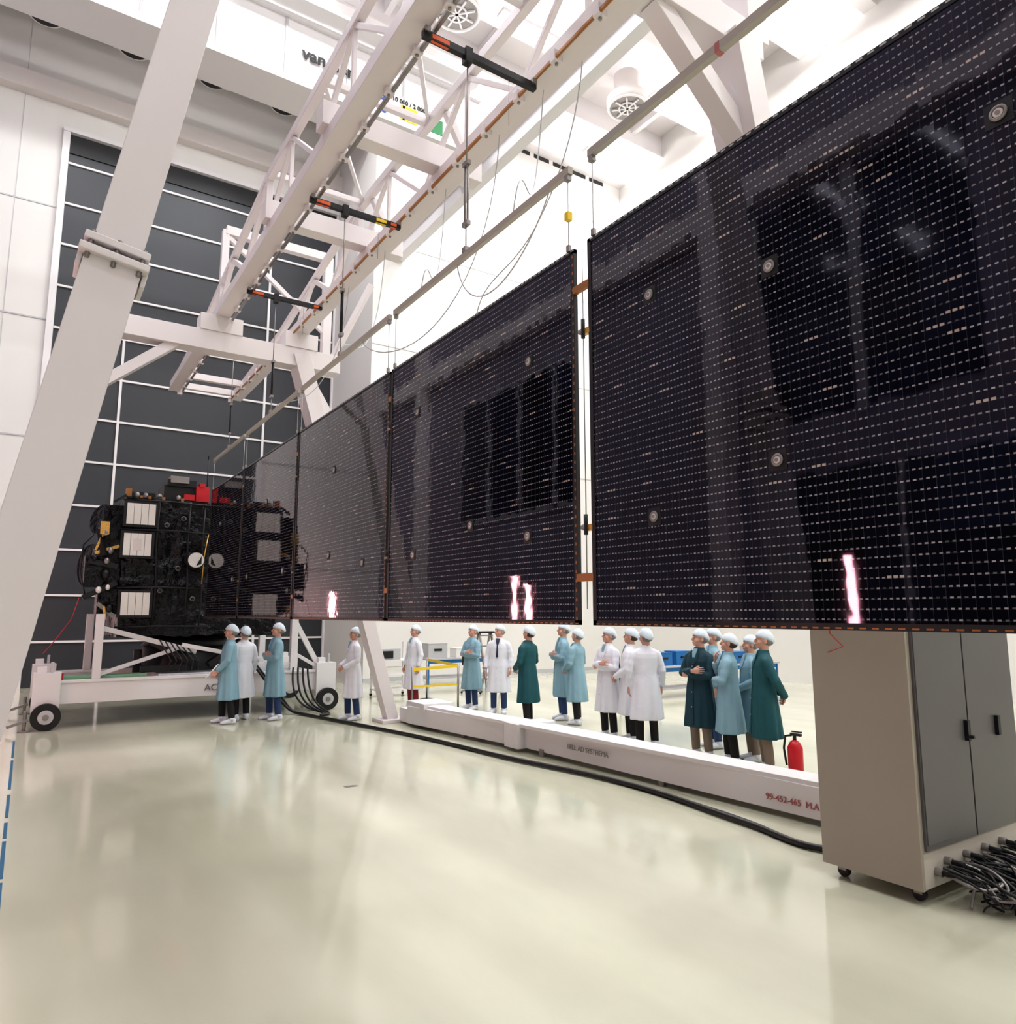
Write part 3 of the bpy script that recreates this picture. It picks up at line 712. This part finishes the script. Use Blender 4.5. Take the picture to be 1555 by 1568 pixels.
def make_cap():
    b=MB(); n=48
    vs=[];fs=[]
    for i in range(14):
        t=i/13; ph=t*math.pi/2
        sc_=math.cos(ph); z=.150+.118*math.sin(ph)
        if i==0: sc_=.86
        for k in range(n):
            a=2*math.pi*k/n
            m=1+.035*math.sin(12*a)*(1-t)+.02*math.sin(19*a+2*t*5)*(1-t*.5)
            back=max(0,-math.sin(a)); dz=-.045*back*(1-t)+.012*max(0,math.sin(a))*(1-t)
            vs.append((.093*sc_*m*math.cos(a),-.018+.113*sc_*m*math.sin(a),z+dz))
    for i in range(13):
        for k in range(n):
            k2=(k+1)%n; fs.append((i*n+k,i*n+k2,(i+1)*n+k2,(i+1)*n+k))
    fs.append(tuple(range(n-1,-1,-1)))
    b.add(vs,fs,'cap',True)
    return b.mesh('cap')
CAP=make_cap()
def make_hair():
    b=MB(); b.ell((0,-.038,.128),(.081,.080,.066),'hair_grey',24,14); return b.mesh('hair')
HAIR=make_hair()
def make_hand():
    b=MB(); k='skin'
    b.tube([(0,-.04,0),(0,0,0),(0,.03,-.002),(0,.07,-.004),(0,.092,-.006)],[.026,.027,.038,.042,.038],k,16,flat=.42)
    for (x0,y0,ln,sp) in ((.033,.082,.072,.10),(.011,.088,.080,.03),(-.011,.086,.075,-.04),(-.032,.078,.060,-.13)):
        p=Vector((x0*.85,y0-.02,-.005)); pts=[p]; ang=.15; q=Vector((x0,y0,-.005)); pts.append(q)
        for j,fr in enumerate((.45,.32,.23)):
            ang+=.32; q=q+Vector((math.sin(sp)*math.cos(ang),math.cos(sp)*math.cos(ang),-math.sin(ang)))*ln*fr; pts.append(q)
        b.tube(pts,[.009,.0092,.0085,.0078,.0062],k,10); b.ell(pts[-1],(.0064,.0064,.0064),k,10,6)
    pts=[(.018,.015,-.004),(.038,.04,-.012),(.054,.064,-.02),(.058,.086,-.028)]
    b.tube(pts,[.015,.0125,.0105,.008],k,10); b.ell(pts[-1],(.0082,.0082,.0082),k,10,6)
    return remeshed(b,'hand',.0028,1)
HAND=make_hand()
def make_legs(var):
    b=MB(); k='tr_black'
    b.ell((0,0,.93),(.15,.11,.12),k)
    st=(.0,.05,.09)[var]
    for sx in (-1,1):
        y=st*sx
        b.tube([(sx*.085,0,.92),(sx*.092,.01+y*.4,.7),(sx*.1,.02+y*.7,.48),(sx*.105,.0+y*.9,.28),(sx*.108,-.012+y,.10)],[.09,.082,.066,.062,.058],k,16)
    return remeshed(b,'legs',.014,2),st
LEGS=[make_legs(i) for i in range(3)]
def make_shoe():
    b=MB(); pts=[(-.085,.045,.030),(-.06,.05,.045),(-.0,.052,.050),(.06,.042,.047),(.11,.034,.048),(.150,.028,.040),(.172,.022,.022)]
    n=16;vs=[];fs=[]
    for (y,hz,w) in pts:
        for k in range(n):
            a=2*math.pi*k/n; z=hz+hz*math.sin(a)*1.0; vs.append((w*math.cos(a),y,max(.001,z)))
    for i in range(len(pts)-1):
        for k in range(n):
            k2=(k+1)%n; fs.append((i*n+k,i*n+k2,(i+1)*n+k2,(i+1)*n+k))
    fs.append(tuple(range(n-1,-1,-1)));fs.append(tuple((len(pts)-1)*n+i for i in range(n)))
    b.add(vs,fs,'shoe',True)
    b.tube([(0,-.012,.05),(0,-.012,.09),(0,-.012,.125)],[.052,.056,.054],'shoe',16)
    return b.mesh('overshoe')
SHOE=make_shoe()
POSES={
 'down':[((.245,-.02,1.13),(.255,.06,.90),(.0,.18,-1),(1,0,0)),((-.245,-.03,1.13),(-.25,.03,.90),(0,.15,-1),(-1,0,0))],
 'crossed':[((.245,.05,1.14),(-.05,.215,1.19),(-1,-.15,.12),(.0,1,0)),((-.245,.05,1.13),(.04,.175,1.13),(1,-.12,.1),(0,1,.1))],
 'clasp':[((.245,.0,1.13),(.08,.23,1.02),(-.75,.35,-.25),(0.2,.8,.5)),((-.245,.0,1.13),(-.09,.21,1.0),(.75,.35,-.3),(-.2,.8,.5))],
 'behind':[((.25,-.1,1.14),(.10,-.22,.95),(-.85,-.1,-.4),(0,-1,0)),((-.25,-.1,1.14),(-.08,-.23,.93),(.85,-.1,-.4),(0,-1,0))],
 'chin':[((.2,.14,1.13),(.075,.17,1.36),(-.35,-.05,1),(.3,1,.1)),((-.245,.05,1.13),(.05,.185,1.12),(1,-.1,.1),(0,1,.1))],
 'papers':[((.245,-.02,1.13),(.23,.12,.92),(.0,.5,-.9),(1,0,0)),((-.245,.0,1.13),(-.2,.16,.95),(0,.6,-.7),(-1,0,0))],
}
def make_coat(pose,ph,hem):
    b=MB(); k='coat_white'
    b.loft([(hem,.238,.190,0,-.01,.075),(hem+.03,.238,.19,0,-.01,.075),(.62,.224,.176,0,-.01,.06),(.8,.208,.160,0,-.005,.04),(.95,.195,.148,0,0,.022),(1.08,.172,.130,0,0,.012),
            (1.2,.180,.130,0,.0,.004),(1.32,.192,.126,0,-.005,.0),(1.385,.18,.112,0,-.01,.0),(1.425,.145,.092,0,-.012,0),(1.455,.10,.080,0,-.012,0),(1.485,.076,.072,0,-.014,0),(1.51,.072,.068,0,-.018,0)],k,48,ph=ph)
    b.tube([(-.165,-.01,1.375),(-.09,-.01,1.40),(0,-.01,1.405),(.09,-.01,1.40),(.165,-.01,1.375)],[.062,.07,.07,.07,.062],k,16)
    for sx,(el,wr,_,_) in zip((1,-1),POSES[pose]):
        sh=Vector((sx*.175,-.01,1.365)); el=Vector(el); wr=Vector(wr)
        b.ell(sh,(.064,.066,.066),k); b.ell(el,(.055,.055,.055),k)
        pts=[sh,sh.lerp(el,.2),sh.lerp(el,.4),sh.lerp(el,.6),sh.lerp(el,.8),el,el.lerp(wr,.2),el.lerp(wr,.4),el.lerp(wr,.6),el.lerp(wr,.8),wr]
        b.tube(pts,[.066,.067,.061,.063,.055,.058,.052,.056,.048,.051,.046],k,14)
    return remeshed(b,'coat',.011,2)
COATS={}
def coat(pose,hem):
    key=(pose,hem)
    if key not in COATS: COATS[key]=make_coat(pose,len(COATS)*1.3,hem)
    return COATS[key]
def trim_mesh(tie):
    b=MB()
    def fy(z):
        tab=[(.40,.180),(.62,.168),(.8,.158),(.95,.150),(1.08,.132),(1.2,.131),(1.32,.123),(1.39,.106)]
        for (a,ya),(c,yc) in zip(tab,tab[1:]):
            if a<=z<=c: return ya+(yc-ya)*(z-a)/(c-a)
        return tab[-1][1]
    zs=[.46,.62,.8,.95,1.08,1.2,1.28]
    vs=[];fs=[]
    for z in zs:
        y=fy(z)+.004; vs+=[(-.012,y-.02,z),(-.012,y,z),(.022,y,z),(.022,y-.02,z)]
    for i in range(len(zs)-1):
        for j in range(4):
            fs.append((i*4+j,i*4+(j+1)%4,(i+1)*4+(j+1)%4,(i+1)*4+j))
    b.add(vs,fs,'coat_white')
    for z in (.7,.9,1.1,1.25): b.ell((.005,fy(z)+.007,z),(.009,.004,.009),'lightgrey',8,6)
    for sx in (-1,1):
        b.add([(sx*.008,.134,1.26),(sx*.07,.115,1.34),(sx*.078,.088,1.42),(sx*.062,.066,1.495),(sx*.038,.088,1.44)],[(0,1,2,3,4)],'coat_white')
    b.add([(0,.126,1.28),(.035,.092,1.43),(.042,.062,1.495),(-.042,.062,1.495),(-.035,.092,1.43)],[(0,1,2,3,4)],'tie' if tie else 'coat_blue')
    if tie: b.tube([(0,.075,1.48),(0,.105,1.41),(0,.136,1.25),(0,.142,1.12)],[.013,.012,.018,.024],'tie',8)
    return b.mesh('coat_trim')
TRIM={False:trim_mesh(False),True:trim_mesh(True)}
def hand_mtx(wr,d,bk,right):
    d=Vector(d).normalized(); bk=Vector(bk); z=(bk-d*bk.dot(d)).normalized(); x=d.cross(z)
    m=Matrix((x,d,z)).transposed().to_4x4(); m.translation=Vector(wr)+d*.02
    if right: m=m@Matrix.Diagonal((-1,1,1,1))
    return m
def person(x,y,phi,coatm,trm,pose,h=1.76,name='technician',lg=0,hem=.42,tie=False,hair='hair_grey',pitch=.12,yawh=0.):
    th=math.atan2(x,y); tc=Vector((-math.sin(th),-math.cos(th))); lf=Vector((-math.cos(th),math.sin(th)))
    f=tc*math.cos(math.radians(phi))+lf*math.sin(math.radians(phi))
    rz=math.atan2(-f.x,f.y)
    e=empty(name,(x,y,0),rz); k=h/1.76; e.scale=(k*1.03,k*1.03,k)
    lm,st=LEGS[lg]
    inst(lm,'trousers',e,trm)
    for sx in (-1,1): inst(SHOE,'overshoe',e,mtx=Matrix.Translation((sx*.108,st*sx,0))@Matrix.Rotation(-sx*.15,4,'Z'))
    inst(coat(pose,hem),'coat',e,coatm)
    t_=inst(TRIM[tie],'coat_trim',e); t_.material_slots[0].link='OBJECT'; t_.material_slots[0].material=M[coatm]
    Mh=Matrix.Translation((0,-.008,1.495))@Matrix.Rotation(yawh,4,'Z')@Matrix.Rotation(pitch,4,'X')@Matrix.Diagonal((1.05,1.05,1.05,1))
    inst(HEAD,'head',e,mtx=Mh); inst(FACE,'face',e,mtx=Mh); inst(CAP,'hair_net',e,mtx=Mh)
    inst(HAIR,'hair',e,mat=hair,mtx=Mh)
    for i,(el,wr,d,bk) in enumerate(POSES[pose]): inst(HAND,'hand_'+'rl'[i],e,mtx=hand_mtx(wr,d,bk,i==0))
    if pose=='papers':
        b=MB(); b.box((-.11,-.004,-.15),(.11,.004,.15),'paper'); b.box((-.1,-.008,-.14),(.1,-.004,.13),'paper'); o=b.obj('papers',e); o.location=(.02,.27,.93); o.rotation_euler=(.7,.2,.3)
    return e
W,B_,T_,N_='coat_white','coat_blue','coat_teal','coat_navy'
k_,j_,c_,r_='tr_black','tr_jean','tr_khaki','tr_red'
nW,nB,nT='technician_in_white_coat','technician_in_blue_coat','technician_in_teal_coat'
person(3.22,14.34,95,B_,k_,'papers',1.80,nB,2,pitch=.05)
person(3.55,14.64,150,W,k_,'down',1.76,nW,0)
person(4.08,14.34,75,B_,j_,'crossed',1.82,nB,1)
person(5.33,13.50,70,W,j_,'clasp',1.74,nW,1)
person(7.01,14.30,60,W,r_,'down',1.76,nW,0)
person(8.02,13.56,50,B_,j_,'crossed',1.76,nB,0)
person(8.18,12.74,15,W,j_,'down',1.77,nW,0,tie=True,yawh=-.6)
person(7.68,10.99,125,T_,k_,'clasp',1.78,nT,1,hair='hair_brown')
person(8.72,11.31,80,B_,j_,'crossed',1.82,nB,0)
person(8.58,10.70,120,B_,k_,'clasp',1.72,nB,1)
person(8.07,9.24,50,W,k_,'crossed',1.77,nW,0,yawh=-.3)
person(8.14,8.79,100,W,k_,'clasp',1.77,nW,1,hair='hair_brown')
person(7.95,8.24,165,W,k_,'down',1.78,nW,0,yawh=.4)
person(8.08,7.29,40,N_,c_,'crossed',1.78,nT,0,yawh=-.5)
person(8.85,7.72,70,B_,j_,'down',1.78,nB,0)
person(8.07,6.77,95,B_,k_,'chin',1.73,nB,1,hair='hair_brown')
person(8.50,6.75,75,B_,c_,'clasp',1.70,nB,0)
person(8.06,6.19,80,T_,c_,'behind',1.79,nT,0)

# ------------------------------------------------------------------ world, camera
w=bpy.data.worlds.new('world'); sc.world=w; w.use_nodes=True
w.node_tree.nodes['Background'].inputs[0].default_value=(1,.97,.95,1); w.node_tree.nodes['Background'].inputs[1].default_value=.5
cam=bpy.data.cameras.new('camera'); cam.sensor_fit='HORIZONTAL'; cam.sensor_width=36; cam.lens=36*1106/1555; cam.clip_end=200
co=bpy.data.objects.new('camera',cam); COL.objects.link(co); co.location=(0,0,2)
co.rotation_euler=(math.pi/2+math.atan2(156,1106),0,-math.atan2(737,1117)); sc.camera=co
try:
    sc.view_settings.view_transform='Standard'; sc.view_settings.exposure=0; sc.view_settings.look='Medium High Contrast'
except Exception as ex: print(ex)
